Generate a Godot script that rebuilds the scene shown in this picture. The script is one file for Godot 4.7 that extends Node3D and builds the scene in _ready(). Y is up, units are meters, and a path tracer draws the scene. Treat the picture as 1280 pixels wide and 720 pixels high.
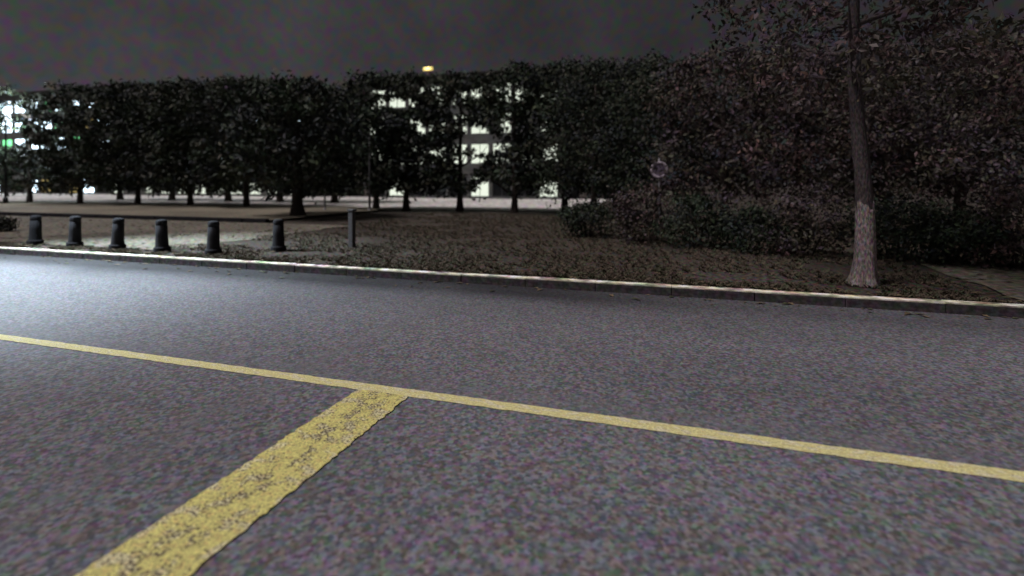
extends Node3D
# A road at night: two yellow markings on worn asphalt, a kerb, a row of short bollards, dark trees before lit buildings.
# Road axes: s runs along the road (to the right), t across it (away from the camera), both in metres.

const TURN := -0.30217
const CA := 0.95469
const SA := 0.29761
const KERB_T := 7.07
const VERGE_Y := 0.125

var rng := RandomNumberGenerator.new()
var used := {}
var M := {}
var leaf_parts := {}

func W(s: float, t: float, y := 0.0) -> Vector3:
	return Vector3(s * CA + t * SA, y, s * SA - t * CA)

# ---------------------------------------------------------------- naming
func numbered(called: String) -> String:
	if not used.has(called):
		used[called] = 0
		return called
	used[called] += 1
	return "%s_%03d" % [called, used[called]]

func tag(o: Node, label := "", category := "", group := "", kind := "") -> void:
	if label != "": o.set_meta("label", label)
	if category != "": o.set_meta("category", category)
	if group != "": o.set_meta("group", group)
	if kind != "": o.set_meta("kind", kind)

func thing(called: String, label: String, category: String, at: Vector3, turn := 0.0, group := "") -> Node3D:
	var o := Node3D.new()
	o.name = numbered(called)
	add_child(o)
	o.position = at
	o.rotation.y = turn
	tag(o, label, category, group)
	return o

func mesh_node(called: String, mesh: Mesh, mat: Material, parent: Node = null) -> MeshInstance3D:
	var o := MeshInstance3D.new()
	o.mesh = mesh
	if mat: o.material_override = mat
	if parent == null:
		o.name = numbered(called)
		add_child(o)
	else:
		o.name = called
		parent.add_child(o, true)
	return o

func st_new() -> SurfaceTool:
	var st := SurfaceTool.new()
	st.begin(Mesh.PRIMITIVE_TRIANGLES)
	return st

func done(st: SurfaceTool, smooth := false) -> ArrayMesh:
	st.generate_normals()
	return st.commit()

func struct_mesh(called: String, mesh: Mesh, mat: Material, label := "") -> MeshInstance3D:
	var o := mesh_node(called, mesh, mat)
	tag(o, label, "", "", "structure")
	return o

# ---------------------------------------------------------------- shapes
func quad(st: SurfaceTool, a: Vector3, b: Vector3, c: Vector3, d: Vector3) -> void:
	for p in [a, b, c, a, c, d]:
		st.add_vertex(p)

# a box with its upper and vertical edges chamfered
func box(st: SurfaceTool, c: Vector3, size: Vector3, ch := 0.01) -> void:
	st.set_smooth_group(-1)
	var h := size * 0.5
	var e := minf(ch, minf(h.x, minf(h.y, h.z)) * 0.6)
	var rings := []
	for lv in [[-h.y, 0.0], [h.y - e, 0.0], [h.y, e]]:
		var x: float = h.x - lv[1]
		var z: float = h.z - lv[1]
		var y: float = lv[0]
		rings.append([Vector3(-x + e, y, -z), Vector3(x - e, y, -z), Vector3(x, y, -z + e), Vector3(x, y, z - e), Vector3(x - e, y, z), Vector3(-x + e, y, z), Vector3(-x, y, z - e), Vector3(-x, y, -z + e)])
	for k in 2:
		for i in 8:
			var j := (i + 1) % 8
			quad(st, c + rings[k][i], c + rings[k][j], c + rings[k + 1][j], c + rings[k + 1][i])
	for i in range(1, 7):
		for p in [rings[2][0], rings[2][i], rings[2][i + 1]]:
			st.add_vertex(c + p)
		for p in [rings[0][0], rings[0][i + 1], rings[0][i]]:
			st.add_vertex(c + p)

func tube(st: SurfaceTool, pts: Array, radii: Array, sides := 8, wob := 0.0) -> void:
	st.set_smooth_group(0)
	var rings := []
	for k in pts.size():
		var dir: Vector3 = (pts[mini(k + 1, pts.size() - 1)] - pts[maxi(k - 1, 0)]).normalized()
		var a := dir.cross(Vector3(0.31, 0.12, 0.94)).normalized()
		var b := dir.cross(a)
		var ring := []
		for i in sides:
			var an := TAU * i / sides
			var r: float = radii[k] * (1.0 + wob * sin(an * 3.0 + k * 1.3) + wob * 0.6 * rng.randf_range(-1, 1))
			ring.append(pts[k] + (a * cos(an) + b * sin(an)) * r)
		rings.append(ring)
	for k in pts.size() - 1:
		for i in sides:
			var j := (i + 1) % sides
			quad(st, rings[k][i], rings[k + 1][i], rings[k + 1][j], rings[k][j])
	var last: Array = rings[-1]
	for i in range(1, sides - 1):
		for p in [last[0], last[i + 1], last[i]]:
			st.add_vertex(p)

func lathe(st: SurfaceTool, prof: Array, sides := 18, sg := 0) -> void:
	st.set_smooth_group(sg)
	for k in prof.size() - 1:
		for i in sides:
			var a := TAU * i / sides
			var b := TAU * (i + 1) / sides
			var p: Vector2 = prof[k]
			var q: Vector2 = prof[k + 1]
			quad(st, Vector3(cos(a) * p.x, p.y, sin(a) * p.x), Vector3(cos(b) * p.x, p.y, sin(b) * p.x), Vector3(cos(b) * q.x, q.y, sin(b) * q.x), Vector3(cos(a) * q.x, q.y, sin(a) * q.x))

# a level sheet over a rectangle of road coordinates, cut into cells, with vertex colours that vary as the surface wears
func sheet(s0: float, s1: float, t0: float, t1: float, y: float, cell: float, wear: Callable, bump := 0.0) -> ArrayMesh:
	var ns := maxi(1, int(ceil((s1 - s0) / cell)))
	var nt := maxi(1, int(ceil((t1 - t0) / cell)))
	var v := PackedVector3Array()
	var uv := PackedVector2Array()
	var col := PackedColorArray()
	var nrm := PackedVector3Array()
	var idx := PackedInt32Array()
	for j in nt + 1:
		for i in ns + 1:
			var s := lerpf(s0, s1, float(i) / ns)
			var t := lerpf(t0, t1, float(j) / nt)
			var edge := i == 0 or j == 0 or i == ns or j == nt
			v.append(W(s, t, y + (0.0 if edge else bump * wear_noise.get_noise_2d(s * 4.0, t * 4.0))))
			uv.append(Vector2(s, t))
			col.append(wear.call(s, t))
			nrm.append(Vector3.UP)
	for j in nt:
		for i in ns:
			var a := j * (ns + 1) + i
			for k in [a, a + ns + 1, a + 1, a + 1, a + ns + 1, a + ns + 2]:
				idx.append(k)
	var arr := []
	arr.resize(Mesh.ARRAY_MAX)
	arr[Mesh.ARRAY_VERTEX] = v
	arr[Mesh.ARRAY_NORMAL] = nrm
	arr[Mesh.ARRAY_TEX_UV] = uv
	arr[Mesh.ARRAY_COLOR] = col
	arr[Mesh.ARRAY_INDEX] = idx
	var m := ArrayMesh.new()
	m.add_surface_from_arrays(Mesh.PRIMITIVE_TRIANGLES, arr)
	return m

# ---------------------------------------------------------------- textures
var wear_noise := FastNoiseLite.new()

func noise_bytes(size_x: int, size_y: int, period: float, seed_: int, octaves := 3, stones := false) -> PackedByteArray:
	var n := FastNoiseLite.new()
	n.noise_type = FastNoiseLite.TYPE_SIMPLEX_SMOOTH
	n.seed = seed_
	n.frequency = 1.0 / period
	n.fractal_octaves = octaves
	n.fractal_gain = 0.6
	if stones:                                               # each cell a stone with one tone
		n.noise_type = FastNoiseLite.TYPE_CELLULAR
		n.cellular_return_type = FastNoiseLite.RETURN_CELL_VALUE
		n.fractal_type = FastNoiseLite.FRACTAL_NONE
	var im := n.get_seamless_image(size_x, size_y)
	im.convert(Image.FORMAT_L8)
	return im.get_data()

# colour grain: each stone in the surface has a tone of its own
func grain_texture(size: int, base: Color, period: float, lum: float, chroma: float, speck: float, seed_: int, stones := false) -> ImageTexture:
	var l := noise_bytes(size, size, period, seed_, 3, stones)
	var c1 := noise_bytes(size, size, period * 1.3, seed_ + 1, 2, stones)
	var c2 := noise_bytes(size, size, period * 1.3, seed_ + 2, 2, stones)
	var out := PackedByteArray()
	out.resize(size * size * 3)
	var g := RandomNumberGenerator.new()
	g.seed = seed_
	for i in size * size:
		var k := 1.0 + lum * (l[i] / 127.5 - 1.0) + speck * (g.randf() - 0.5)
		var a := chroma * (c1[i] / 127.5 - 1.0)
		var b := chroma * (c2[i] / 127.5 - 1.0)
		out[i * 3] = clampi(int(255.0 * base.r * (k + a)), 0, 255)
		out[i * 3 + 1] = clampi(int(255.0 * base.g * (k - a * 0.6 + b * 0.5)), 0, 255)
		out[i * 3 + 2] = clampi(int(255.0 * base.b * (k - b)), 0, 255)
	var im := Image.create_from_data(size, size, false, Image.FORMAT_RGB8, out)
	im.generate_mipmaps()
	return ImageTexture.create_from_image(im)

# worn road paint: chipped to the asphalt in places, stained in others
func paint_texture(w: int, h: int, chips: float, seed_: int, lit_mix := 0.0) -> ImageTexture:
	var n1 := noise_bytes(w, h, 14.0, seed_, 4)
	var n2 := noise_bytes(w, h, 110.0, seed_ + 1, 3)
	var n3 := noise_bytes(w, h, 30.0, seed_ + 2, 2)
	var grit := noise_bytes(w, h, 6.0, seed_ + 3, 1, true)
	var out := PackedByteArray()
	out.resize(w * h * 3)
	var g := RandomNumberGenerator.new()
	g.seed = seed_
	var yellow := Color(0.92, 0.9, 0.54)
	var pale := Color(0.95, 0.93, 0.72)
	yellow = yellow.lerp(Color(0.95, 0.94, 0.82), lit_mix)
	pale = pale.lerp(Color(0.96, 0.95, 0.86), lit_mix)
	var orange := Color(0.88, 0.72, 0.48)
	var bare := Color(0.30, 0.27, 0.22)
	for j in h:
		for i in w:
			var k := j * w + i
			var a := n1[k] / 255.0
			var b := n2[k] / 255.0
			var c := n3[k] / 255.0
			var x := float(i) / w
			var mid := 1.0 - absf(x - 0.52) * 1.5
			var col := yellow.lerp(pale, smoothstep(0.5, 0.75, b)).lerp(orange, smoothstep(0.55, 0.8, c) * 0.4)
			var worn := smoothstep(1.0 - chips, 1.0 - chips + 0.12, a + 0.3 * maxf(mid, 0.0) * smoothstep(0.38, 0.66, b) - 0.05)
			worn = maxf(worn, 0.75 * (1.0 - smoothstep(0.0, 0.022, absf(c - 0.5))) * smoothstep(0.4, 0.6, b + 0.25 * mid - 0.1))   # fine cracks
			col = col.lerp(bare, worn * 0.82)
			col = col.lerp(bare, 0.28 * grit[k] / 255.0)
			var f := 1.0 + 0.1 * (g.randf() - 0.5)
			out[k * 3] = clampi(int(255.0 * col.r * f), 0, 255)
			out[k * 3 + 1] = clampi(int(255.0 * col.g * f), 0, 255)
			out[k * 3 + 2] = clampi(int(255.0 * col.b * f), 0, 255)
	var im := Image.create_from_data(w, h, false, Image.FORMAT_RGB8, out)
	im.generate_mipmaps()
	return ImageTexture.create_from_image(im)

func mat(base: Color, rough := 0.8, tex: Texture2D = null, uv := 1.0, vcol := false) -> StandardMaterial3D:
	var m := StandardMaterial3D.new()
	m.albedo_color = base
	m.roughness = rough
	m.metallic_specular = 0.4
	if tex:
		m.albedo_texture = tex
		m.uv1_scale = Vector3(uv, uv, uv)
	m.vertex_color_use_as_albedo = vcol
	m.cull_mode = BaseMaterial3D.CULL_DISABLED
	return m

func triplanar(m: StandardMaterial3D, scale: float) -> StandardMaterial3D:
	m.uv1_triplanar = true
	m.uv1_world_triplanar = true
	m.uv1_scale = Vector3(scale, scale, scale)
	return m

func glow(c: Color, e: float) -> StandardMaterial3D:
	var m := mat(Color(0.5, 0.5, 0.5), 0.4)
	m.emission_enabled = true
	m.emission = c
	m.emission_energy_multiplier = e
	return m

func make_materials() -> void:
	M.asphalt = mat(Color.WHITE, 0.62, grain_texture(1024, Color(0.435, 0.433, 0.445), 3.2, 0.25, 0.11, 0.22, 11, true), 0.16, true)
	M.verge = mat(Color.WHITE, 0.9, grain_texture(512, Color(0.265, 0.24, 0.21), 12.0, 0.7, 0.5, 0.4, 21), 0.25, true)
	M.earth = mat(Color.WHITE, 0.9, grain_texture(512, Color(0.48, 0.455, 0.385), 14.0, 0.35, 0.16, 0.2, 31), 0.2, true)
	M.concrete = mat(Color.WHITE, 0.85, grain_texture(512, Color(0.44, 0.42, 0.365), 22.0, 0.5, 0.2, 0.2, 41), 0.3, true)
	M.forecourt = mat(Color.WHITE, 0.8, grain_texture(256, Color(0.78, 0.77, 0.74), 20.0, 0.3, 0.1, 0.12, 45), 0.15, true)
	M.kerb = triplanar(mat(Color(1, 1, 1), 0.9, grain_texture(256, Color(0.25, 0.24, 0.235), 20.0, 0.5, 0.2, 0.2, 51)), 0.8)
	M.kerb_bare = triplanar(mat(Color(1, 1, 1), 0.9, grain_texture(256, Color(0.42, 0.4, 0.38), 20.0, 0.5, 0.2, 0.2, 52)), 0.8)
	M.kerb_top_light = triplanar(mat(Color(1, 1, 1), 0.8, grain_texture(256, Color(0.88, 0.86, 0.76), 40.0, 0.6, 0.1, 0.15, 53)), 0.5)
	M.kerb_dark = triplanar(mat(Color(0.55, 0.54, 0.5), 0.85, M.kerb.albedo_texture), 0.7)
	M.stop_paint = mat(Color.WHITE, 0.7, paint_texture(256, 1024, 0.37, 61))
	M.line_paint = mat(Color.WHITE, 0.7, paint_texture(128, 1024, 0.08, 71, 0.35))  # yellow whitened overall, standing in for lamplight on the line
	M.tar = mat(Color(0.27, 0.27, 0.28), 0.8)
	M.stone = triplanar(mat(Color(1, 1, 1), 0.92, grain_texture(256, Color(0.085, 0.082, 0.095), 12.0, 0.5, 0.2, 0.3, 81)), 1.5)
	M.stone_pale = triplanar(mat(Color(1, 1, 1), 0.75, grain_texture(256, Color(0.3, 0.29, 0.29), 12.0, 0.3, 0.12, 0.2, 91)), 1.5)
	M.bark = triplanar(mat(Color(1, 1, 1), 0.9, grain_texture(256, Color(0.22, 0.19, 0.17), 14.0, 0.5, 0.12, 0.2, 101)), 1.2)
	M.bark_pale = triplanar(mat(Color(1, 1, 1), 0.9, grain_texture(256, Color(0.56, 0.52, 0.50), 16.0, 0.7, 0.25, 0.3, 111)), 1.6)
	M.bark_pale.uv1_scale = Vector3(2.6, 0.7, 2.6)
	M.bark_grey = triplanar(mat(Color(1, 1, 1), 0.9, grain_texture(256, Color(0.28, 0.255, 0.25), 16.0, 0.7, 0.2, 0.3, 113)), 1.6)
	M.bark_grey.uv1_scale = Vector3(2.6, 0.7, 2.6)
	M.wall = triplanar(mat(Color(1, 1, 1), 0.85, grain_texture(256, Color(0.80, 0.79, 0.77), 30.0, 0.18, 0.05, 0.08, 121)), 0.35)
	M.facade = triplanar(mat(Color(1, 1, 1), 0.85, grain_texture(256, Color(0.36, 0.37, 0.36), 40.0, 0.2, 0.05, 0.08, 131)), 0.2)
	M.frame = mat(Color(0.3, 0.3, 0.31), 0.6)
	M.steel = mat(Color(0.46, 0.46, 0.46), 0.5)
	M.steel.metallic = 0.4
	M.dark_steel = mat(Color(0.13, 0.13, 0.14), 0.5)
	M.sign = mat(Color(0.75, 0.7, 0.74), 0.7)
	M.sign_dark = mat(Color(0.45, 0.4, 0.48), 0.7)
	M.window_white = glow(Color(0.92, 0.96, 0.88), 0.95)
	M.window_cool = glow(Color(0.84, 0.94, 1.0), 6.0)
	M.window_warm = glow(Color(1.0, 0.88, 0.5), 0.8)
	M.window_green = glow(Color(0.5, 1.0, 0.65), 2.0)
	M.window_dark = mat(Color(0.08, 0.09, 0.1), 0.2)
	M.globe = glow(Color(0.9, 0.96, 1.0), 5.0)
	M.lamp_glass = glow(Color(0.88, 0.95, 1.0), 4.0)
	for kind in ["leaf", "leaf_dry"]:
		var m := mat(Color.WHITE, 0.6, null, 1.0, true)
		m.metallic_specular = 0.3
		M[kind] = m

# ---------------------------------------------------------------- plants
# palette entries are linear leaf colours
const DARK := [Color(0.028, 0.042, 0.024), Color(0.036, 0.046, 0.028), Color(0.026, 0.031, 0.030), Color(0.042, 0.044, 0.031)]
const DRY := [Color(0.066, 0.054, 0.050), Color(0.080, 0.052, 0.049), Color(0.056, 0.052, 0.037), Color(0.066, 0.060, 0.043), Color(0.064, 0.049, 0.058)]

# a crown of leaves in clumps; gaps is a list of [from, to, radius] lines of sight kept free of leaves (in the crown's own space)
func crown_mesh(lo: float, hi: float, rad: float, clumps: int, leaves: int, size: float, pal: Array, seed_: int, gaps := [], square := 0.5, clump_r := 0.42) -> ArrayMesh:
	var g := RandomNumberGenerator.new()
	g.seed = seed_
	var n := FastNoiseLite.new()
	n.seed = seed_
	n.frequency = 0.45
	var v := PackedVector3Array()
	var nrm := PackedVector3Array()
	var col := PackedColorArray()
	var made := 0
	var tries := 0
	while made < clumps and tries < clumps * 6:
		tries += 1
		var h := g.randf()
		var wide := pow(maxf(0.02, 1.0 - pow(absf(h * 2.0 - 0.75) / 1.25, 2.0 + 2.0 * square)), 0.5)
		var a := g.randf() * TAU
		var r := rad * wide * sqrt(g.randf_range(0.1, 1.0)) * (1.0 + 0.45 * n.get_noise_3d(cos(a) * 2.0 + seed_, h * 4.0, sin(a) * 2.0))
		var hang := 0.55 * n.get_noise_2d(cos(a) * 3.0, sin(a) * 3.0)
		var c := Vector3(cos(a) * r, lerpf(lo + hang, hi, h), sin(a) * r)
		if n.get_noise_3d(c.x * 1.8, c.y * 1.8, c.z * 1.8) < -0.22: continue
		made += 1
		var tone: Color = pal[g.randi() % pal.size()]
		var lum := g.randf_range(0.6, 1.5)
		var cr := clump_r * g.randf_range(0.6, 1.25)
		for i in leaves:
			var off := Vector3(g.randfn(), g.randfn() * 0.55, g.randfn()) * cr * 0.6
			var p := c + off
			if p.y < lo - 0.6: continue
			var cut := false
			for gp in gaps:
				var q := Geometry3D.get_closest_point_to_segment(p, gp[0], gp[1])
				var dd := p - q
				dd.y *= gp[3]
				if dd.length() < gp[2] * (1.0 + 0.25 * g.randf()):
					cut = true
					break
			if cut: continue
			var out := (off.normalized() + Vector3(0, 0.25, 0) + Vector3(g.randfn(), g.randfn(), g.randfn()) * 0.55).normalized()
			var x := out.cross(Vector3(g.randfn(), g.randfn(), g.randfn())).normalized()
			var y := out.cross(x)
			var l := size * g.randf_range(0.7, 1.35)
			var wd := l * g.randf_range(0.38, 0.55)
			var tip := p + x * l - out * l * 0.18
			var m1 := p + x * l * 0.45 + y * wd * 0.5
			var m2 := p + x * l * 0.45 - y * wd * 0.5
			var mid := p + x * l * 0.5 - out * l * 0.07
			var k := lum * g.randf_range(0.75, 1.3)
			var cc := Color(tone.r * k * g.randf_range(0.85, 1.15), tone.g * k, tone.b * k * g.randf_range(0.8, 1.2))
			for tri in [[p, m1, mid], [m1, tip, mid], [p, mid, m2], [mid, tip, m2]]:
				var nn: Vector3 = (tri[2] - tri[0]).cross(tri[1] - tri[0]).normalized()
				for q in tri:
					v.append(q)
					nrm.append(nn)
					col.append(cc)
	var arr := []
	arr.resize(Mesh.ARRAY_MAX)
	arr[Mesh.ARRAY_VERTEX] = v
	arr[Mesh.ARRAY_NORMAL] = nrm
	arr[Mesh.ARRAY_COLOR] = col
	var m := ArrayMesh.new()
	m.add_surface_from_arrays(Mesh.PRIMITIVE_TRIANGLES, arr)
	return m

func trunk_mesh(h: float, r: float, lean: Vector2, crown_lo: float, crown_r: float, seed_: int, sides := 9) -> ArrayMesh:
	rng.seed = seed_
	var st := st_new()
	var pts := [Vector3(0, -0.08, 0)]
	var rad := [r * 1.75]
	var steps := 9
	pts.append(Vector3(0, r * 0.7, 0)); rad.append(r * 1.22)
	for k in range(1, steps + 1):
		var f := float(k) / steps
		pts.append(Vector3(lean.x * f * f * h + rng.randf_range(-0.03, 0.03) * h * 0.12, maxf(r * 1.2, h * f), lean.y * f * f * h + rng.randf_range(-0.03, 0.03) * h * 0.12))
		rad.append(r * lerpf(1.0, 0.22, pow(f, 0.85)))
	tube(st, pts, rad, sides, 0.06)
	for k in 9:                                             # limbs
		var f := rng.randf_range(crown_lo / h * 0.95, 0.92)
		var at: Vector3 = pts[1 + int(f * steps)]
		var a := rng.randf() * TAU + k * 2.4
		var l := crown_r * rng.randf_range(0.55, 0.95) * (1.15 - f * 0.6)
		var d := Vector3(cos(a), 0, sin(a))
		var rr := r * lerpf(0.45, 0.2, f)
		tube(st, [at, at + d * l * 0.35 + Vector3(0, l * 0.25, 0), at + d * l * 0.75 + Vector3(0, l * 0.5, 0), at + d * l + Vector3(0, l * 0.85, 0)], [rr, rr * 0.75, rr * 0.45, rr * 0.15], 5)
	return done(st)

# a near trunk: buttressed foot, ridged bark, knots, a slight bend, and limbs high up
func ridged_trunk(h: float, r: float, coat: float) -> ArrayMesh:
	var n := FastNoiseLite.new()
	n.seed = 9
	n.frequency = 1.0
	var st := st_new()
	st.set_smooth_group(0)
	var rings := []
	var steps := 70
	for k in steps + 1:
		var f := float(k) / steps
		var y := lerpf(-0.08, h, pow(f, 1.3))
		var cx := -0.045 * y * y / h + 0.03 * sin(y * 1.7)
		var cz := 0.03 * sin(y * 1.2 + 1.0)
		var base := r * (lerpf(1.0, 0.22, pow(maxf(y, 0.0) / h, 0.8)) + 0.5 * exp(-maxf(y, 0.0) / 0.18))
		var ring := []
		for i in 28:
			var a := TAU * i / 28.0
			var k2 := 1.0 + 0.22 * exp(-maxf(y, 0.0) / 0.2) * sin(a * 5.0 + 0.6) + 0.055 * sin(a * 11.0 + 2.0 * n.get_noise_1d(y * 1.5)) + 0.09 * n.get_noise_3d(cos(a) * 1.6, y * 2.2, sin(a) * 1.6)
			var rr := base * k2 + coat
			var yy := y if coat == 0.0 else minf(y, 1.08 + 0.05 * sin(a * 3.0) + 0.03 * sin(a * 7.0 + 1.0))
			ring.append(Vector3(cx + cos(a) * rr, yy, cz + sin(a) * rr))
		rings.append(ring)
	for k in steps:
		if coat > 0.0 and lerpf(-0.08, h, pow(float(k) / steps, 1.3)) > 1.2: break
		for i in 28:
			var j := (i + 1) % 28
			quad(st, rings[k][i], rings[k + 1][i], rings[k + 1][j], rings[k][j])
	if coat > 0.0: return done(st)
	for q in [[2.7, 2.2, 1.5], [3.1, 4.4, 1.7], [3.5, 0.4, 1.6], [3.9, 3.2, 1.5], [4.4, 5.4, 1.3], [4.9, 1.6, 1.1], [5.4, 3.9, 0.9]]:
		var at := Vector3(-0.045 * q[0] * q[0] / h + 0.03 * sin(q[0] * 1.7), q[0], 0.03 * sin(q[0] * 1.2 + 1.0))
		var d := Vector3(cos(q[1]), 0.0, sin(q[1]))
		tube(st, [at, at + d * 0.3 * q[2] + Vector3(0, 0.14, 0), at + d * 0.7 * q[2] + Vector3(0, 0.5, 0), at + d * q[2] + Vector3(0, 0.7, 0)], [0.035, 0.028, 0.018, 0.006], 6, 0.08)
	return done(st)

func tree(label: String, s: float, t: float, trunk: Mesh, crown: Mesh, bark: Material, leaf: Material, turn: float, scale: float, group: String) -> Node3D:
	var o := thing("tree", label, "tree", W(s, t, VERGE_Y), turn, group)
	var a := mesh_node("trunk", trunk, bark, o)
	var b := mesh_node("crown", crown, leaf, o)
	a.scale = Vector3.ONE * scale
	b.scale = Vector3.ONE * scale
	return o

# ---------------------------------------------------------------- buildings
func building(called: String, label: String, s0: float, s1: float, t: float, depth: float, floors: int, storey: float, cols: int, lit: Callable, glass := Vector2(0.66, 0.56)) -> void:
	var w := s1 - s0
	var h := floors * storey + 0.5
	var o := thing(called, label, "building", W((s0 + s1) * 0.5, t, 0.0), TURN)
	var st := st_new()                                       # walls: the front one is pierced by the window openings
	var ww := w / cols
	var win := Vector2(ww * glass.x, storey * glass.y)
	var th := 0.28
	for f in floors:
		var y0 := f * storey
		var sill := y0 + storey * (0.12 if f == 0 else (0.9 - glass.y))
		var top := sill + win.y
		box(st, Vector3(0, (y0 + sill) * 0.5, -th * 0.5), Vector3(w, sill - y0, th), 0.0)
		box(st, Vector3(0, (top + y0 + storey) * 0.5, -th * 0.5), Vector3(w, y0 + storey - top, th), 0.0)
		for c in cols + 1:
			var half := (ww - win.x) * (0.5 if c == 0 or c == cols else 1.0)
			var x := -w * 0.5 + ww * c
			if c == 0: x += half * 0.5
			elif c == cols: x -= half * 0.5
			box(st, Vector3(x, sill + win.y * 0.5, -th * 0.5), Vector3(half, win.y, th), 0.0)
	box(st, Vector3(0, h - 0.25, -th * 0.5), Vector3(w, 0.5, th), 0.0)
	box(st, Vector3(0, h * 0.5, -depth + th * 0.5), Vector3(w, h, th), 0.0)
	box(st, Vector3(-w * 0.5 + th * 0.5, h * 0.5, -depth * 0.5), Vector3(th, h, depth - th * 2.0), 0.0)
	box(st, Vector3(w * 0.5 - th * 0.5, h * 0.5, -depth * 0.5), Vector3(th, h, depth - th * 2.0), 0.0)
	mesh_node("wall", done(st), M.facade, o)
	var rf := st_new()
	box(rf, Vector3(0, h + 0.11, -depth * 0.5), Vector3(w + 0.5, 0.2, depth + 0.5), 0.03)
	mesh_node("roof", done(rf), M.kerb_dark, o)
	var pane_st := st_new()
	box(pane_st, Vector3.ZERO, Vector3(win.x - 0.1, win.y - 0.1, 0.03), 0.002)
	var pane := done(pane_st)
	var fr := st_new()
	for sd in [-1.0, 1.0]:
		box(fr, Vector3(sd * (win.x * 0.5 - 0.03), 0, 0), Vector3(0.055, win.y, 0.07), 0.004)
		box(fr, Vector3(0, sd * (win.y * 0.5 - 0.03), 0), Vector3(win.x - 0.13, 0.055, 0.07), 0.004)
	box(fr, Vector3(0, 0, 0.01), Vector3(0.045, win.y - 0.13, 0.07), 0.004)
	var frame := done(fr)
	for f in floors:
		for c in cols:
			var sill := f * storey + storey * (0.12 if f == 0 else (0.9 - glass.y))
			var n := mesh_node("window", frame, M.frame, o)
			n.position = Vector3(-w * 0.5 + ww * (c + 0.5), sill + win.y * 0.5, -0.1)
			mesh_node("pane", pane, lit.call(f, c), n)

# ---------------------------------------------------------------- scene
func _ready() -> void:
	var cam := Camera3D.new()
	cam.name = "camera"
	add_child(cam)
	cam.projection = Camera3D.PROJECTION_FRUSTUM             # a level camera whose lens is shifted so that the horizon lies above the middle
	cam.near = 0.05
	cam.far = 1200.0
	cam.size = 0.05 * 1.125
	cam.frustum_offset = Vector2(0, -0.05 * 132.0 / 640.0)
	cam.position = Vector3(0, 1.5, 0)
	cam.current = true
	var optics := CameraAttributesPhysical.new()             # a small, fast lens: sharp at the markings, soft beyond
	optics.frustum_focal_length = 40.0
	optics.frustum_focus_distance = 4.6
	optics.frustum_near = 0.05
	optics.frustum_far = 1200.0
	optics.exposure_aperture = 1.5
	cam.attributes = optics
	cam.projection = Camera3D.PROJECTION_FRUSTUM
	cam.near = 0.05
	cam.far = 1200.0
	cam.size = 0.05 * 1.125

	var env := Environment.new()
	var we := WorldEnvironment.new()
	we.name = "world_environment"
	env.background_mode = Environment.BG_SKY
	var sky := Sky.new()
	sky.sky_material = night_sky()
	env.sky = sky
	env.background_energy_multiplier = 1.0
	env.ambient_light_source = Environment.AMBIENT_SOURCE_SKY
	env.tonemap_mode = Environment.TONE_MAPPER_LINEAR
	env.tonemap_exposure = 1.0
	env.sdfgi_enabled = true
	env.ssao_enabled = true
	env.ssil_enabled = true
	we.environment = env
	add_child(we)

	var sun := DirectionalLight3D.new()
	sun.name = "night_light"
	add_child(sun)
	sun.light_energy = 0.75
	sun.light_angular_distance = 14.0
	sun.light_color = Color(1.0, 0.96, 0.98)
	sun.shadow_enabled = true
	sun.look_at_from_position(W(-9, -7, 20), W(0, 0, 0))

	rng.seed = 7
	wear_noise.seed = 5
	wear_noise.frequency = 0.16
	wear_noise.fractal_octaves = 4
	make_materials()
	make_setting()
	make_buildings()
	make_trees()
	make_street_furniture()
	make_ground_cover()

func night_sky() -> PanoramaSkyMaterial:
	# low cloud lit from below by the town: nearly even, a little brighter towards the lights on the left and near the horizon
	var w := 2048
	var h := 1024
	var n := noise_bytes(w, h, 90.0, 301, 6)
	var c1 := noise_bytes(w, h, 6.0, 302, 3)
	var c2 := noise_bytes(w, h, 6.0, 303, 3)
	var im := Image.create(w, h, false, Image.FORMAT_RGBF)
	for j in h:
		var up := 90.0 - 180.0 * (j + 0.5) / h
		for i in w:
			var az := TAU * (i + 0.5) / w                     # columns run eastwards; the camera looks at -z
			var left := 0.5 + 0.5 * cos(az - PI - 0.9)
			var k := j * w + i
			var l := 0.066 * (0.36 + 0.68 * left) * (1.0 + 0.25 * exp(-maxf(up, 0.0) / 14.0)) * (1.0 + 0.22 * (n[k] / 127.5 - 1.0))
			var a := 0.6 * (c1[k] / 127.5 - 1.0)
			var b := 0.6 * (c2[k] / 127.5 - 1.0)
			im.set_pixel(i, j, Color(l * (1.03 + a), l * (0.98 - a * 0.5 + b * 0.5), l * (1.06 - b)))
	var m := PanoramaSkyMaterial.new()
	m.panorama = ImageTexture.create_from_image(im)
	return m

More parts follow.
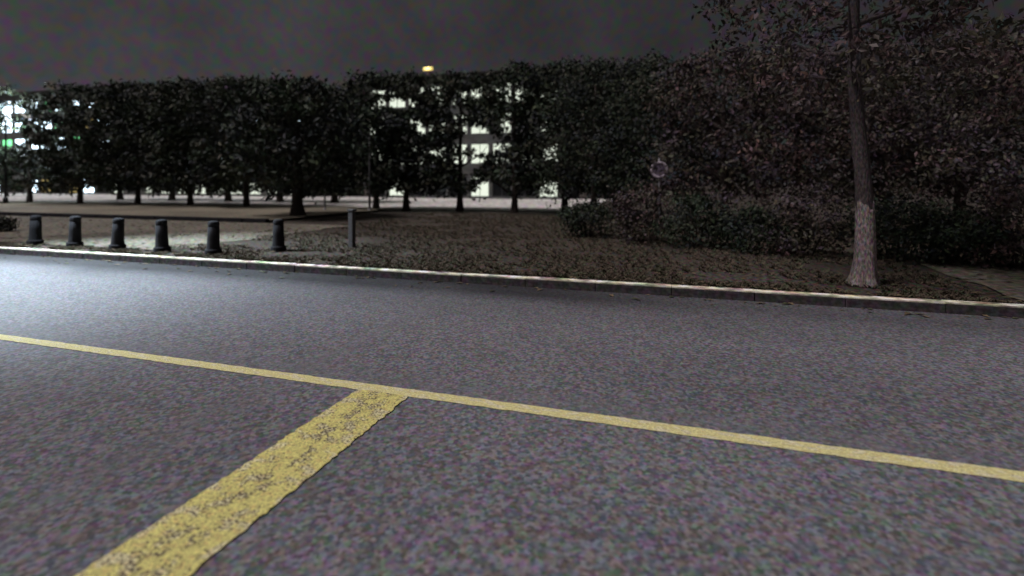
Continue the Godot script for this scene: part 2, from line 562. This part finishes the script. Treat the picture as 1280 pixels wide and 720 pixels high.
func make_setting() -> void:
	var plain := func(_s, _t): return Color(0.8, 0.8, 0.8)
	struct_mesh("ground", sheet(-400, 400, -300, 500, -0.06, 40.0, plain), M.verge, "dark ground reaching to the horizon")
	var road_wear_shade := func(s: float, t: float):
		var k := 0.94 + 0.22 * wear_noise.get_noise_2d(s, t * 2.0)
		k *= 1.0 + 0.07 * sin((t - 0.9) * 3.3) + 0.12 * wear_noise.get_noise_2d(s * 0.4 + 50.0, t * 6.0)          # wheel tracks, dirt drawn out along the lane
		k *= 1.0 - lerpf(0.8, 0.4, smoothstep(-2.5, 2.0, s)) * smoothstep(6.0, 6.65, t + 0.35 * wear_noise.get_noise_2d(s * 2.0, 40.0))   # shade under the kerb painted into the road colour
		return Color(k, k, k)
	struct_mesh("road", sheet(-70, 30, -20, KERB_T, 0.0, 0.5, road_wear_shade), M.asphalt, "worn grey asphalt road with shade painted along the gutter")
	# verge behind the kerb: a slab whose face is hidden by the kerb stones
	var verge_wear := func(s: float, t: float):
		var k := 0.82 + 0.5 * wear_noise.get_noise_2d(s * 2.0, t * 2.0)
		k += 1.3 * (1.0 - smoothstep(0.3, 1.0, Vector2((s - 0.9) / 1.1, (t - 8.0) / 0.55).length()))   # a bare, paler patch
		return Color(k, k * 0.96, k * 0.9)
	struct_mesh("verge", sheet(-70, 40, KERB_T + 0.13, 40, VERGE_Y, 0.5, verge_wear, 0.012), M.verge, "dark grassy verge behind the kerb")
	var pale_wear := func(s: float, t: float):
		var k := 0.82 + 0.4 * wear_noise.get_noise_2d(s * 1.5, t * 1.5)
		return Color(k, k, k)
	struct_mesh("pavement", ragged(-60, -9.6, 7.7, 13.9, VERGE_Y + 0.014, 0.25, pale_wear), M.concrete, "pale concrete pavement round the bollards")
	struct_mesh("forecourt", ragged(-110, -4.5, 23.45, 41.9, VERGE_Y + 0.03, 1.0, func(s, t): return pale_wear.call(s * 0.5, t * 0.5) * 1.1), M.forecourt, "pale paved forecourt before the lit buildings")
	struct_mesh("bank", ragged(-60, -13.0, 14.15, 23.0, VERGE_Y + 0.1, 0.4, pale_wear), M.earth, "bare beige bank before the low wall")
	var st := st_new()
	for k in 52:
		var s := -60.0 + k * 1.0
		if s > -13.6: break
		box(st, Vector3(s + 0.5, VERGE_Y + 0.03, -14.03), Vector3(0.985, 0.24, 0.16), 0.015)
	var edge := struct_mesh("bank_edging", done(st), M.stone, "dark edging stones between pavement and bank")
	edge.rotation.y = TURN
	# the kerb, stone by stone
	var kerb := Node3D.new()
	kerb.name = "kerb"
	add_child(kerb)
	kerb.rotation.y = TURN
	tag(kerb, "pale kerb of single stones along the far side of the road", "", "", "structure")
	var kinds := []
	for k in 4:
		var a := st_new()
		box(a, Vector3(0, 0.015, 0), Vector3(0.996 - 0.002 * k, 0.19, 0.125), 0.006)
		kinds.append(done(a))
	var cap_st := st_new()
	box(cap_st, Vector3(0, 0.1205, 0), Vector3(0.997, 0.019, 0.118), 0.004)
	var cap := done(cap_st)
	for k in 74:
		var s := -69.5 + k
		var o := mesh_node("kerb_stone", kinds[k % 4], M.kerb, kerb)
		o.position = Vector3(s, rng.randf_range(-0.004, 0.004), -KERB_T - 0.063 + rng.randf_range(-0.005, 0.005))
		mesh_node("painted_light_top", cap, M.kerb_top_light, o)  # pale cap over dark stone: light on the kerb top put into colour
	for k in 27:                                             # bare stones along the driveway and beyond
		var o := mesh_node("kerb_stone", kinds[k % 4], M.kerb_bare, kerb)
		o.position = Vector3(4.5 + k, -0.006 + rng.randf_range(-0.004, 0.004), -KERB_T - 0.063)
	struct_mesh("driveway", ragged(3.9, 13.0, KERB_T + 0.15, 10.2, VERGE_Y + 0.016, 0.2, pale_wear), M.concrete, "pale concrete driveway at the right edge")
	# painted markings
	struct_mesh("centre_line", stripe_along(-60, 14, 3.26, 0.115, 0.004), M.line_paint, "thin yellow line along the middle of the road")
	struct_mesh("stop_line", stripe_across(-1.957, 0.405, -0.8, 3.2, 0.008), M.stop_paint, "broad worn yellow band meeting the thin line")
	# tar-sealed cracks
	for c in [[[1.6, 2.42], [2.0, 2.40], [2.5, 2.36], [2.9, 2.39]]]:
		var a := st_new()
		a.set_smooth_group(-1)
		var prev := []
		for i in c.size() - 1:
			for f in 14:
				var q := f / 14.0
				var s: float = lerpf(c[i][0], c[i + 1][0], q)
				var t: float = lerpf(c[i][1], c[i + 1][1], q) + rng.randf_range(-0.03, 0.03)
				var hw := rng.randf_range(0.002, 0.008)
				var now := [W(s, t - hw, 0.004), W(s, t + hw, 0.004)]
				if prev: quad(a, prev[0], now[0], now[1], prev[1])
				prev = now
		struct_mesh("tar_seam", done(a), M.tar, "dark sealed crack in the asphalt")

# a sheet with an uneven outline
func ragged(s0: float, s1: float, t0: float, t1: float, y: float, cell: float, wear: Callable) -> ArrayMesh:
	var m := sheet(s0, s1, t0, t1, y, maxf(cell, 0.4), wear)
	var arr := m.surface_get_arrays(0)
	var v: PackedVector3Array = arr[Mesh.ARRAY_VERTEX]
	var uv: PackedVector2Array = arr[Mesh.ARRAY_TEX_UV]
	for i in v.size():
		var p := uv[i]
		var d := Vector2(wear_noise.get_noise_2d(p.y * 5.0, 90.0), wear_noise.get_noise_2d(p.x * 5.0, 50.0)) * 0.5
		if p.x < s1 - 0.05: d.x *= 0.3
		if p.y > t0 + 0.05: d.y = 0.0
		d.y = maxf(d.y, 0.0)
		v[i] = W(p.x + d.x, p.y + d.y, y)
	arr[Mesh.ARRAY_VERTEX] = v
	var o := ArrayMesh.new()
	o.add_surface_from_arrays(Mesh.PRIMITIVE_TRIANGLES, arr)
	return o

func stripe_along(s0: float, s1: float, t: float, w: float, y: float) -> ArrayMesh:
	var st := st_new()
	st.set_smooth_group(-1)
	var n := int((s1 - s0) / 0.06)
	var prev := []
	for i in n + 1:
		var s := lerpf(s0, s1, float(i) / n)
		var now := [W(s, t - w * 0.5 + rng.randf_range(-0.005, 0.005), y), W(s, t + w * 0.5 + rng.randf_range(-0.005, 0.005), y), s / 1.6]
		if prev:
			for k in [[prev, 0], [now, 0], [now, 1], [prev, 0], [now, 1], [prev, 1]]:
				st.set_uv(Vector2(k[1], k[0][2]))
				st.add_vertex(k[0][k[1]])
		prev = now
	return done(st)

func stripe_across(s: float, w: float, t0: float, t1: float, y: float) -> ArrayMesh:
	var st := st_new()
	st.set_smooth_group(-1)
	var n := int((t1 - t0) / 0.03)
	var prev := []
	for i in n + 1:
		var t := lerpf(t0, t1, float(i) / n)
		var now := [W(s - w * 0.5 + rng.randf_range(-0.01, 0.008), t, y), W(s + w * 0.5 + rng.randf_range(-0.008, 0.01), t, y), t / 1.55]
		if prev:
			for k in [[prev, 0], [now, 0], [now, 1], [prev, 0], [now, 1], [prev, 1]]:
				st.set_uv(Vector2(k[1], k[0][2]))
				st.add_vertex(k[0][k[1]])
		prev = now
	return done(st)

func make_buildings() -> void:
	rng.seed = 41
	var mid_lit := func(f: int, c: int):
		if f == 0: return M.window_white if c in [1, 5, 8] else M.window_dark
		var r := rng.randf()
		return M.window_white if r < 0.84 else (M.window_warm if r < 0.9 else M.window_dark)
	building("lit_building", "pale building with large lit windows behind the middle trees", -26.0, -8.5, 40.0, 9.0, 4, 2.5, 9, mid_lit, Vector2(0.84, 0.68))
	var left_lit := func(f: int, _c: int):
		var r := rng.randf()
		if f == 0: return M.window_white if r < 0.85 else M.window_dark
		return M.window_cool if r < 0.1 else M.window_dark
	building("dark_building", "long mostly dark building behind the left half of the row of trees", -58.0, -33.0, 40.0, 10.0, 3, 2.6, 11, left_lit)
	var far_lit := func(f: int, c: int):
		var r := rng.randf()
		if f >= 2 and (c + f) % 5 == 3: return M.window_green
		if f < 2 and r < 0.6: return M.window_dark
		if f == 2 and c % 5 == 1: return M.window_warm
		return M.window_cool if r < 0.85 else M.window_warm
	building("lit_building", "bright tall building with cool lit windows at the far left", -106.0, -61.0, 42.0, 10.0, 5, 2.36, 19, far_lit, Vector2(0.8, 0.66))
	var rl := thing("rooftop_lamp", "small lit yellowish lamp on the roof of the middle building", "lamp", W(place(535, 40.6), 40.6, 10.7), TURN)
	var p := st_new()
	box(p, Vector3(0, 0.3, 0), Vector3(0.08, 0.6, 0.08), 0.01)
	mesh_node("post", done(p), M.frame, rl)
	var q := st_new()
	box(q, Vector3(0, 0.75, 0), Vector3(0.9, 0.3, 0.2), 0.03)
	mesh_node("lamp_glass", done(q), M.window_warm, rl)
	var li := OmniLight3D.new()
	li.name = "lamp_light"
	li.light_color = Color(1.0, 0.88, 0.5)
	li.light_energy = 0.6
	li.light_size = 0.1
	li.shadow_enabled = true
	li.omni_range = 40.0
	li.omni_attenuation = 2.0
	li.position = Vector3(0, 0.75, 0.25)
	rl.add_child(li)

# place in road coordinates of a ground point seen at that pixel of the photograph, used once to read off positions
func place(px: float, t: float) -> float:
	var x := (px - 640.0) / 640.0
	var d := t / (SA * x + CA)
	return x * d * CA - d * SA

func gap(px: float, py: float, r: float, flat: float) -> Array:
	var a := Vector3(0, 1.5, 0)
	var b := Vector3((px - 640.0) / 640.0 * 60.0, 1.5 - (py - 228.0) / 640.0 * 60.0, -60.0)
	return [a, b, r, flat]

func local_gaps(gaps: Array, at: Vector3, turn: float, sc: float) -> Array:
	var inv := Transform3D(Basis(Vector3.UP, turn).scaled(Vector3.ONE * sc), at).affine_inverse()
	var out := []
	for g in gaps:
		out.append([inv * (g[0] as Vector3), inv * (g[1] as Vector3), g[2] / sc, g[3]])
	return out

func make_trees() -> void:
	# openings in the row's foliage through which the lit buildings show
	var gaps := []
	for q in [[535, 81, 0.40, 1.6], [478, 115, 0.3, 3.0], [486, 129, 0.36, 3.4], [455, 133, 0.2, 3.0], [484, 145, 0.2, 2.0], [515, 152, 0.25, 2.5], [529, 162, 0.28, 1.6], [512, 174, 0.2, 2.0], [590, 118, 0.35, 3.5], [575, 140, 0.4, 3.0], [595, 163, 0.4, 2.2], [582, 177, 0.4, 2.2], [608, 186, 0.35, 2.0], [583, 222, 0.3, 2.5], [612, 238, 0.65, 1.5], [600, 176, 0.6, 2.0], [585, 205, 0.45, 1.8], [500, 130, 0.5, 2.6], [540, 190, 0.3, 4.0], [692, 192, 0.32, 1.3], [690, 232, 0.3, 1.2], [722, 243, 0.3, 2.5], [490, 240, 0.4, 2.2], [505, 243, 0.3, 2.0],
			[10, 122, 0.4, 2.0], [16, 139, 0.45, 2.0], [45, 112, 0.45, 2.0], [28, 113, 0.35, 2.0], [62, 112, 0.3, 2.0], [88, 115, 0.3, 3.0], [122, 111, 0.25, 2.0], [14, 155, 0.35, 2.5], [12, 172, 0.5, 1.4], [40, 148, 0.3, 3.0], [155, 141, 0.3, 3.5], [60, 158, 0.3, 3.0], [100, 130, 0.3, 2.5], [118, 150, 0.35, 3.0], [96, 172, 0.32, 2.6], [135, 178, 0.25, 2.5], [70, 140, 0.35, 2.6], [74, 172, 0.3, 2.6], [110, 205, 0.25, 2.5], [150, 196, 0.22, 2.5], [80, 188, 0.25, 3.0], [45, 184, 0.3, 2.5], [22, 222, 0.4, 2.0], [50, 225, 0.3, 2.0], [208, 208, 0.22, 2.0], [180, 236, 0.35, 1.8], [250, 234, 0.35, 1.5], [308, 232, 0.4, 1.8], [320, 241, 0.3, 1.6], [118, 234, 0.25, 1.5]]:
		gaps.append(gap(q[0], q[1], q[2] * (1.45 if q[0] > 400 and q[1] < 225 else (1.5 if q[0] < 70 and q[1] < 185 else 1.0)), q[3]))
	var names := ["first", "second", "third", "fourth", "fifth", "sixth", "seventh", "eighth", "ninth", "tenth", "eleventh", "twelfth", "thirteenth"]
	var row := [-22, 37, 100, 172, 238, 308, 372, 470, 508, 575, 643, 706, 770]
	var hs := [8.0, 7.8, 7.6, 7.5, 7.3, 7.2, 7.2, 6.95, 6.95, 6.9, 6.85, 6.85, 6.85]
	for i in row.size():
		var t := 22.3 + 0.25 * sin(i * 2.3)
		if row[i] == 372: t = 16.5
		var s := place(row[i], t)
		var at := W(s, t, VERGE_Y)
		var turn := i * 1.7
		var hi: float = hs[i] - VERGE_Y
		if row[i] == 372: hi = 5.6
		var lo := 1.05 if i < 7 else 0.95
		var r := 3.0 if i < 6 else (2.3 if i < 8 else 1.9)
		var cm := crown_mesh(lo, hi - 0.3 + 0.06 * sin(i * 1.9), r, 520 if i < 6 else 300, 27, 0.23, DARK, 500 + i, local_gaps(gaps, at, turn, 1.0), 2.2)
		var tr := trunk_mesh(hi - 0.6, 0.15 if row[i] != 372 else 0.24, Vector2(rng.randf_range(-0.04, 0.04), rng.randf_range(-0.04, 0.04)), lo, r, 520 + i)
		tree("%s dark bushy tree from the left in the even row before the forecourt" % names[i], s, t, tr, cm, M.bark, M.leaf, turn, 1.0, "")
	# denser trees behind the wall where nothing shines through
	var back := [[150, "dark dense tree behind the fourth tree of the row"], [215, "dark dense tree far behind the row, left of the unlit gap in the windows"], [285, "dark dense tree far behind the row, in the black stretch of the row"], [350, "dark dense tree far behind the row, above the thick trunk"], [418, "dark dense tree far behind the row, left of the lit middle building"]]
	for i in back.size():
		var t := 29.0
		var px: float = back[i][0]
		tree(back[i][1], place(px, t), t, trunk_mesh(6.8, 0.2, Vector2.ZERO, 1.2, 2.2, 560 + i), crown_mesh(0.9, 7.9 - 0.1 * i, 2.4, 230, 26, 0.27, DARK, 570 + i), M.bark, M.leaf, i * 1.1, 1.0, "")
	# looser, browner trees on the right
	var right := [[742, 19.0, 5.7, 2.0, "dark loose tree just right of the pale forecourt's end"], [822, 17.5, 5.3, 2.2, "dark loose tree behind the pale round sign"], [905, 15.5, 4.95, 2.3, "wide brownish tree left of the pale roadside trunk"], [1000, 16.5, 5.1, 2.4, "tall brownish tree close left of the pale roadside trunk"], [1110, 15.0, 4.6, 2.4, "brownish tree directly behind the pale roadside trunk"], [1200, 14.0, 4.4, 2.4, "wide brownish tree right of the pale roadside trunk"], [1310, 13.5, 4.3, 2.4, "brownish tree cut by the right edge"]]
	for i in right.size():
		var q: Array = right[i]
		tree(q[4], place(q[0], q[1]), q[1], trunk_mesh(q[2] - 0.7, 0.15, Vector2(rng.randf_range(-0.05, 0.05), 0), 1.4, q[3], 600 + i), crown_mesh(1.0, q[2], q[3], 230, 44 if i < 4 else 70, 0.135 if i < 4 else 0.1, DARK if i < 2 else DRY, 620 + i, [], 1.2, 0.5), M.bark, M.leaf_dry, i * 0.9, 1.0, "")
	# the pale trunk by the kerb
	var o := thing("roadside_tree", "tree with a pale bare trunk close behind the kerb", "tree", W(2.45, 7.99, VERGE_Y))
	mesh_node("trunk", ridged_trunk(6.6, 0.122, 0.0), M.bark_grey, o)
	var ww := mesh_node("whitewash", ridged_trunk(6.6, 0.122, 0.004), M.bark_pale, o)
	ww.set_meta("label", "pale whitewashed foot of the trunk")
	mesh_node("crown", crown_mesh(2.5, 6.2, 1.9, 250, 46, 0.095, DRY, 652, [], 0.6, 0.3), M.leaf_dry, o)
	# shrubs under the right-hand trees
	var shrubs := [[735, 13.0, "low dark shrub right of the end of the pale forecourt"], [800, 12.2, "low dark shrub under the pale round sign"], [868, 11.6, "low dark shrub midway between the round sign and the pale trunk"], [940, 11.2, "low dark shrub second to the left of the pale trunk"], [1010, 10.9, "low dark shrub directly left of the pale trunk"], [1120, 10.6, "low dark shrub directly right of the pale trunk"], [1195, 10.4, "low dark shrub near the driveway"], [1275, 10.2, "low dark shrub cut by the right edge"]]
	for i in shrubs.size():
		var q: Array = shrubs[i]
		var sh := thing("shrub", q[2], "shrub", W(place(q[0], q[1]), q[1], VERGE_Y), i * 2.1)
		var st := st_new()
		for k in 6:
			var a := k * 1.05
			tube(st, [Vector3(cos(a) * 0.05, -0.05, sin(a) * 0.05), Vector3(cos(a) * 0.25, 0.4, sin(a) * 0.25), Vector3(cos(a) * 0.5, 0.85, sin(a) * 0.5)], [0.022, 0.016, 0.006], 5)
		mesh_node("stem", done(st), M.bark, sh)
		mesh_node("foliage", crown_mesh(0.12, 0.8 + 0.22 * ((i * 2) % 3), 0.72, 90, 34, 0.085, DRY if i % 3 == 1 else DARK, 680 + i, [], 0.6, 0.27), M.leaf, sh)
	var sh := thing("shrub", "low rounded dark shrub cut by the left edge beside the first bollard", "shrub", W(place(-4, 9.3), 9.3, VERGE_Y))
	var st2 := st_new()
	for k in 5:
		var a := k * 1.25
		tube(st2, [Vector3(0, -0.05, 0), Vector3(cos(a) * 0.12, 0.12, sin(a) * 0.12), Vector3(cos(a) * 0.25, 0.28, sin(a) * 0.25)], [0.018, 0.012, 0.005], 5)
	mesh_node("stem", done(st2), M.bark, sh)
	mesh_node("foliage", crown_mesh(0.03, 0.36, 0.4, 50, 22, 0.08, DARK, 699, [], 0.6, 0.14), M.leaf, sh)

func bollard_parts(o: Node3D, m: Material) -> void:
	var a := st_new()
	lathe(a, [Vector2(0.0, -0.04), Vector2(0.175, -0.04), Vector2(0.175, 0.085), Vector2(0.16, 0.105), Vector2(0.0, 0.106)], 18, -1)
	mesh_node("base", done(a), m, o)
	var b := st_new()
	lathe(b, [Vector2(0.142, 0.107), Vector2(0.134, 0.16), Vector2(0.125, 0.36), Vector2(0.12, 0.575), Vector2(0.0, 0.576)], 18)
	mesh_node("post", done(b), m, o)
	var c := st_new()
	lathe(c, [Vector2(0.1, 0.576), Vector2(0.112, 0.585), Vector2(0.118, 0.6), Vector2(0.118, 0.665), Vector2(0.105, 0.69), Vector2(0.06, 0.705), Vector2(0.0, 0.708)], 18)
	mesh_node("cap", done(c), m, o)

func make_street_furniture() -> void:
	var spots := [[-13.42, 7.66, "dark stubby stone bollard, leftmost of the row along the kerb"], [-12.14, 7.64, "dark stubby stone bollard, second from the left in the row"], [-10.87, 7.63, "dark stubby stone bollard, third from the left in the row"], [-9.62, 7.61, "dark stubby stone bollard, fourth from the left in the row"], [-8.36, 7.64, "dark stubby stone bollard, fifth from the left, nearest to the road"], [-7.51, 8.39, "dark stubby stone bollard set back beside the thick tree trunk"]]
	var first: Node3D = null
	for q in spots:
		var o: Node3D
		if first == null:
			o = thing("bollard", q[2], "bollard", Vector3.ZERO)
			bollard_parts(o, M.stone)
			first = o
		else:
			o = first.duplicate()
			o.name = numbered("bollard")
			add_child(o)
			o.set_meta("label", q[2])
		o.set_meta("group", "bollards along the kerb")
		o.position = W(q[0], q[1], VERGE_Y + 0.01)
		o.scale = Vector3(0.84, 0.92 + rng.randf_range(-0.03, 0.03), 0.84)
		o.rotation = Vector3(rng.randf_range(-0.03, 0.03), rng.randf() * TAU, rng.randf_range(-0.03, 0.03))
	var p := thing("post", "short pale post at the right end of the bollard row", "post", W(-6.42, 9.28, VERGE_Y), TURN)
	var ps := st_new()
	box(ps, Vector3(0, 0.36, 0), Vector3(0.12, 0.83, 0.12), 0.015)
	mesh_node("shaft", done(ps), M.stone_pale, p)
	var pc := st_new()
	box(pc, Vector3(0, 0.795, 0), Vector3(0.15, 0.04, 0.15), 0.015)
	mesh_node("cap", done(pc), M.stone_pale, p)
	for q in [[462, 20.6, 4.0, 0.06, "slim grey pole between the bollards' end and the pale forecourt"], [406, 20.2, 3.2, 0.045, "thinner grey pole left of the taller one among the trees"]]:
		var o := thing("pole", q[4], "pole", W(place(q[0], q[1]), q[1], VERGE_Y))
		var a := st_new()
		lathe(a, [Vector2(0, -0.05), Vector2(q[3] * 1.9, -0.05), Vector2(q[3] * 1.9, 0.12), Vector2(q[3] * 1.2, 0.16), Vector2(0, 0.161)], 12, -1)
		mesh_node("base", done(a), M.steel, o)
		var b := st_new()
		lathe(b, [Vector2(q[3], 0.16), Vector2(q[3] * 0.8, q[2]), Vector2(q[3] * 0.5, q[2] + 0.05), Vector2(0, q[2] + 0.06)], 12)
		mesh_node("shaft", done(b), M.steel, o)
	# a round sign half hidden among the trees
	var sg := thing("round_sign", "pale round sign on a thin post before the dark trees", "sign", W(place(824, 14.9), 14.9, VERGE_Y), -0.2)
	var s1 := st_new()
	lathe(s1, [Vector2(0.028, -0.05), Vector2(0.028, 2.05), Vector2(0.0, 2.051)], 10)
	mesh_node("post", done(s1), M.steel, sg)
	var s2 := st_new()
	lathe(s2, [Vector2(0.0, -0.01), Vector2(0.2, -0.01), Vector2(0.2, 0.01), Vector2(0.0, 0.01)], 28, -1)
	var disc := mesh_node("disc", done(s2), M.sign_dark, sg)
	var s3 := st_new()
	lathe(s3, [Vector2(0.165, 0.0105), Vector2(0.168, 0.016), Vector2(0.235, 0.016), Vector2(0.245, 0.0), Vector2(0.235, -0.014), Vector2(0.2, -0.0105)], 28)
	var rim := mesh_node("rim", done(s3), M.sign, sg)
	for q in [disc, rim]:
		q.position = Vector3(0, 1.72, 0.045)
		q.rotation.x = PI / 2
	# street lamps: one among the trees at the left edge, one over the road beyond that edge
	globe_lamp(W(place(7, 20.9), 20.9, VERGE_Y))
	street_lamp("street_lamp", "tall lit street lamp over the far lane beyond the left edge", W(-16.0, 8.0, VERGE_Y), TURN + 0.78, 7.4, 2.3, 310.0)

func globe_lamp(at: Vector3) -> void:
	var o := thing("globe_lamp", "lit white globe lamp shining through the trees at the left edge", "lamp", at)
	var a := st_new()
	lathe(a, [Vector2(0, -0.05), Vector2(0.13, -0.05), Vector2(0.13, 0.4), Vector2(0.07, 0.46), Vector2(0.045, 5.05), Vector2(0.1, 5.1), Vector2(0.1, 5.16), Vector2(0, 5.161)], 12, -1)
	mesh_node("pole", done(a), M.dark_steel, o)
	var b := st_new()
	var prof := []
	for k in 11:
		var f := PI * k / 10.0
		prof.append(Vector2(sin(f) * 0.24, 5.39 - cos(f) * 0.24))
	lathe(b, prof, 20)
	mesh_node("lamp_globe", done(b), M.globe, o)
	var l := OmniLight3D.new()
	l.name = "lamp_light"
	l.light_color = Color(0.9, 0.96, 1.0)
	l.light_energy = 45.0
	l.light_size = 0.2
	l.omni_range = 80.0
	l.omni_attenuation = 2.0
	l.shadow_enabled = true
	l.position = Vector3(0, 5.39, 0)
	o.add_child(l)

func street_lamp(called: String, label: String, at: Vector3, turn: float, h: float, arm: float, power: float) -> Node3D:
	var o := thing(called, label, "street lamp", at, turn)
	var a := st_new()
	lathe(a, [Vector2(0, -0.05), Vector2(0.14, -0.05), Vector2(0.14, 0.5), Vector2(0.09, 0.56), Vector2(0.055, h), Vector2(0.0, h + 0.02)], 14, -1)
	mesh_node("pole", done(a), M.dark_steel, o)
	var b := st_new()
	tube(b, [Vector3(0, h - 0.25, 0), Vector3(0, h - 0.05, arm * 0.3), Vector3(0, h + 0.05, arm * 0.7), Vector3(0, h + 0.06, arm)], [0.035, 0.033, 0.03, 0.028], 8)
	mesh_node("arm", done(b), M.dark_steel, o)
	var c := st_new()
	box(c, Vector3(0, h + 0.09, arm + 0.25), Vector3(0.26, 0.1, 0.62), 0.04)
	mesh_node("lamp_head", done(c), M.dark_steel, o)
	var d := st_new()
	box(d, Vector3(0, h + 0.02, arm + 0.25), Vector3(0.2, 0.03, 0.42), 0.008)
	mesh_node("lamp_glass", done(d), M.lamp_glass, o)
	var l := SpotLight3D.new()
	l.spot_angle = 33.0
	l.spot_angle_attenuation = 0.9
	l.spot_range = 60.0
	l.spot_attenuation = 2.0
	l.name = "lamp_light"
	l.light_color = Color(0.86, 0.94, 1.0)
	l.light_energy = power
	l.light_size = 0.15
	l.shadow_enabled = true
	l.position = Vector3(0, h - 0.06, arm + 0.25)
	o.add_child(l)
	l.look_at_from_position(o.transform * l.position, W(-10.0, 6.7, 0.0), Vector3(0.1, 0, 1))
	return o

func make_ground_cover() -> void:
	rng.seed = 77
	# one tuft of short blades, scattered over the verge
	var st := st_new()
	st.set_smooth_group(-1)
	for k in 7:
		var a := rng.randf() * TAU
		var d := Vector3(cos(a), 0, sin(a))
		var side := Vector3(-d.z, 0, d.x) * 0.012
		var b := d * rng.randf_range(0.0, 0.05)
		var hh := rng.randf_range(0.022, 0.055)
		for p in [b - side, b + side, b + d * hh * 0.35 + Vector3(0, hh * 0.7, 0), b + side, b + d * hh * 0.9 + Vector3(0, hh, 0), b + d * hh * 0.35 + Vector3(0, hh * 0.7, 0)]:
			st.add_vertex(p)
	var mm := MultiMesh.new()
	mm.transform_format = MultiMesh.TRANSFORM_3D
	mm.use_colors = true
	mm.mesh = done(st)
	var spots := []
	while spots.size() < 26000:
		var t := KERB_T + 0.2 + 14.0 * pow(rng.randf(), 1.6)
		var s := rng.randf_range(-26, 14)
		if s < -9.4 + 5.0 * wear_noise.get_noise_2d(s * 3.0, t * 3.0) and t > 7.6: continue
		if s > 3.7 and t < 10.4: continue
		if Vector2((s - 0.9) / 1.0, (t - 8.0) / 0.5).length() < 0.8: continue
		if wear_noise.get_noise_2d(s * 4.0, t * 4.0) < -0.25: continue
		spots.append(Vector2(s, t))
	mm.instance_count = spots.size()
	for i in spots.size():
		var q: Vector2 = spots[i]
		mm.set_instance_transform(i, Transform3D(Basis(Vector3.UP, rng.randf() * TAU).scaled(Vector3(1, 1, 1) * rng.randf_range(0.5, 1.3)), W(q.x, q.y, VERGE_Y - 0.005)))
		var k := rng.randf_range(0.6, 1.4)
		mm.set_instance_color(i, Color(0.095 * k, 0.072 * k, 0.05 * k) if rng.randf() < 0.75 else Color(0.07 * k, 0.08 * k, 0.042 * k))
	var o := MultiMeshInstance3D.new()
	o.multimesh = mm
	o.material_override = M.leaf_dry
	o.name = "grass"
	add_child(o)
	tag(o, "short dull grass on the verge behind the kerb", "grass", "", "stuff")
	# fallen leaves on verge, pavement and gutter
	var lf := st_new()
	lf.set_smooth_group(-1)
	for p in [Vector3(-0.05, 0.004, 0), Vector3(0.0, 0.014, 0.022), Vector3(0.055, 0.003, 0), Vector3(-0.05, 0.004, 0), Vector3(0.055, 0.003, 0), Vector3(0.0, 0.01, -0.024)]:
		lf.add_vertex(p)
	var ml := MultiMesh.new()
	ml.transform_format = MultiMesh.TRANSFORM_3D
	ml.use_colors = true
	ml.mesh = done(lf)
	var at := []
	while at.size() < 4200:
		var t := KERB_T + 0.15 + 12.0 * pow(rng.randf(), 1.8)
		var s := rng.randf_range(-28, 12)
		if rng.randf() < 0.07: t = KERB_T - 0.5 * pow(rng.randf(), 2.0) - 0.03
		at.append(Vector2(s, t))
	ml.instance_count = at.size()
	for i in at.size():
		var q: Vector2 = at[i]
		var y := 0.003 if q.y < KERB_T else VERGE_Y + (0.018 if q.x < -9.0 or q.x > 3.9 else 0.012)
		ml.set_instance_transform(i, Transform3D(Basis(Vector3.UP, rng.randf() * TAU).scaled(Vector3.ONE * rng.randf_range(0.6, 1.4)), W(q.x, q.y, y)))
		var k := rng.randf_range(0.5, 1.5)
		ml.set_instance_color(i, Color(0.12 * k, 0.09 * k, 0.055 * k) if rng.randf() < 0.65 else Color(0.07 * k, 0.075 * k, 0.04 * k))
	var fl := MultiMeshInstance3D.new()
	fl.multimesh = ml
	fl.material_override = M.leaf_dry
	fl.name = "fallen_leaves"
	add_child(fl)
	tag(fl, "dry fallen leaves strewn over verge, pavement and gutter", "leaves", "", "stuff")
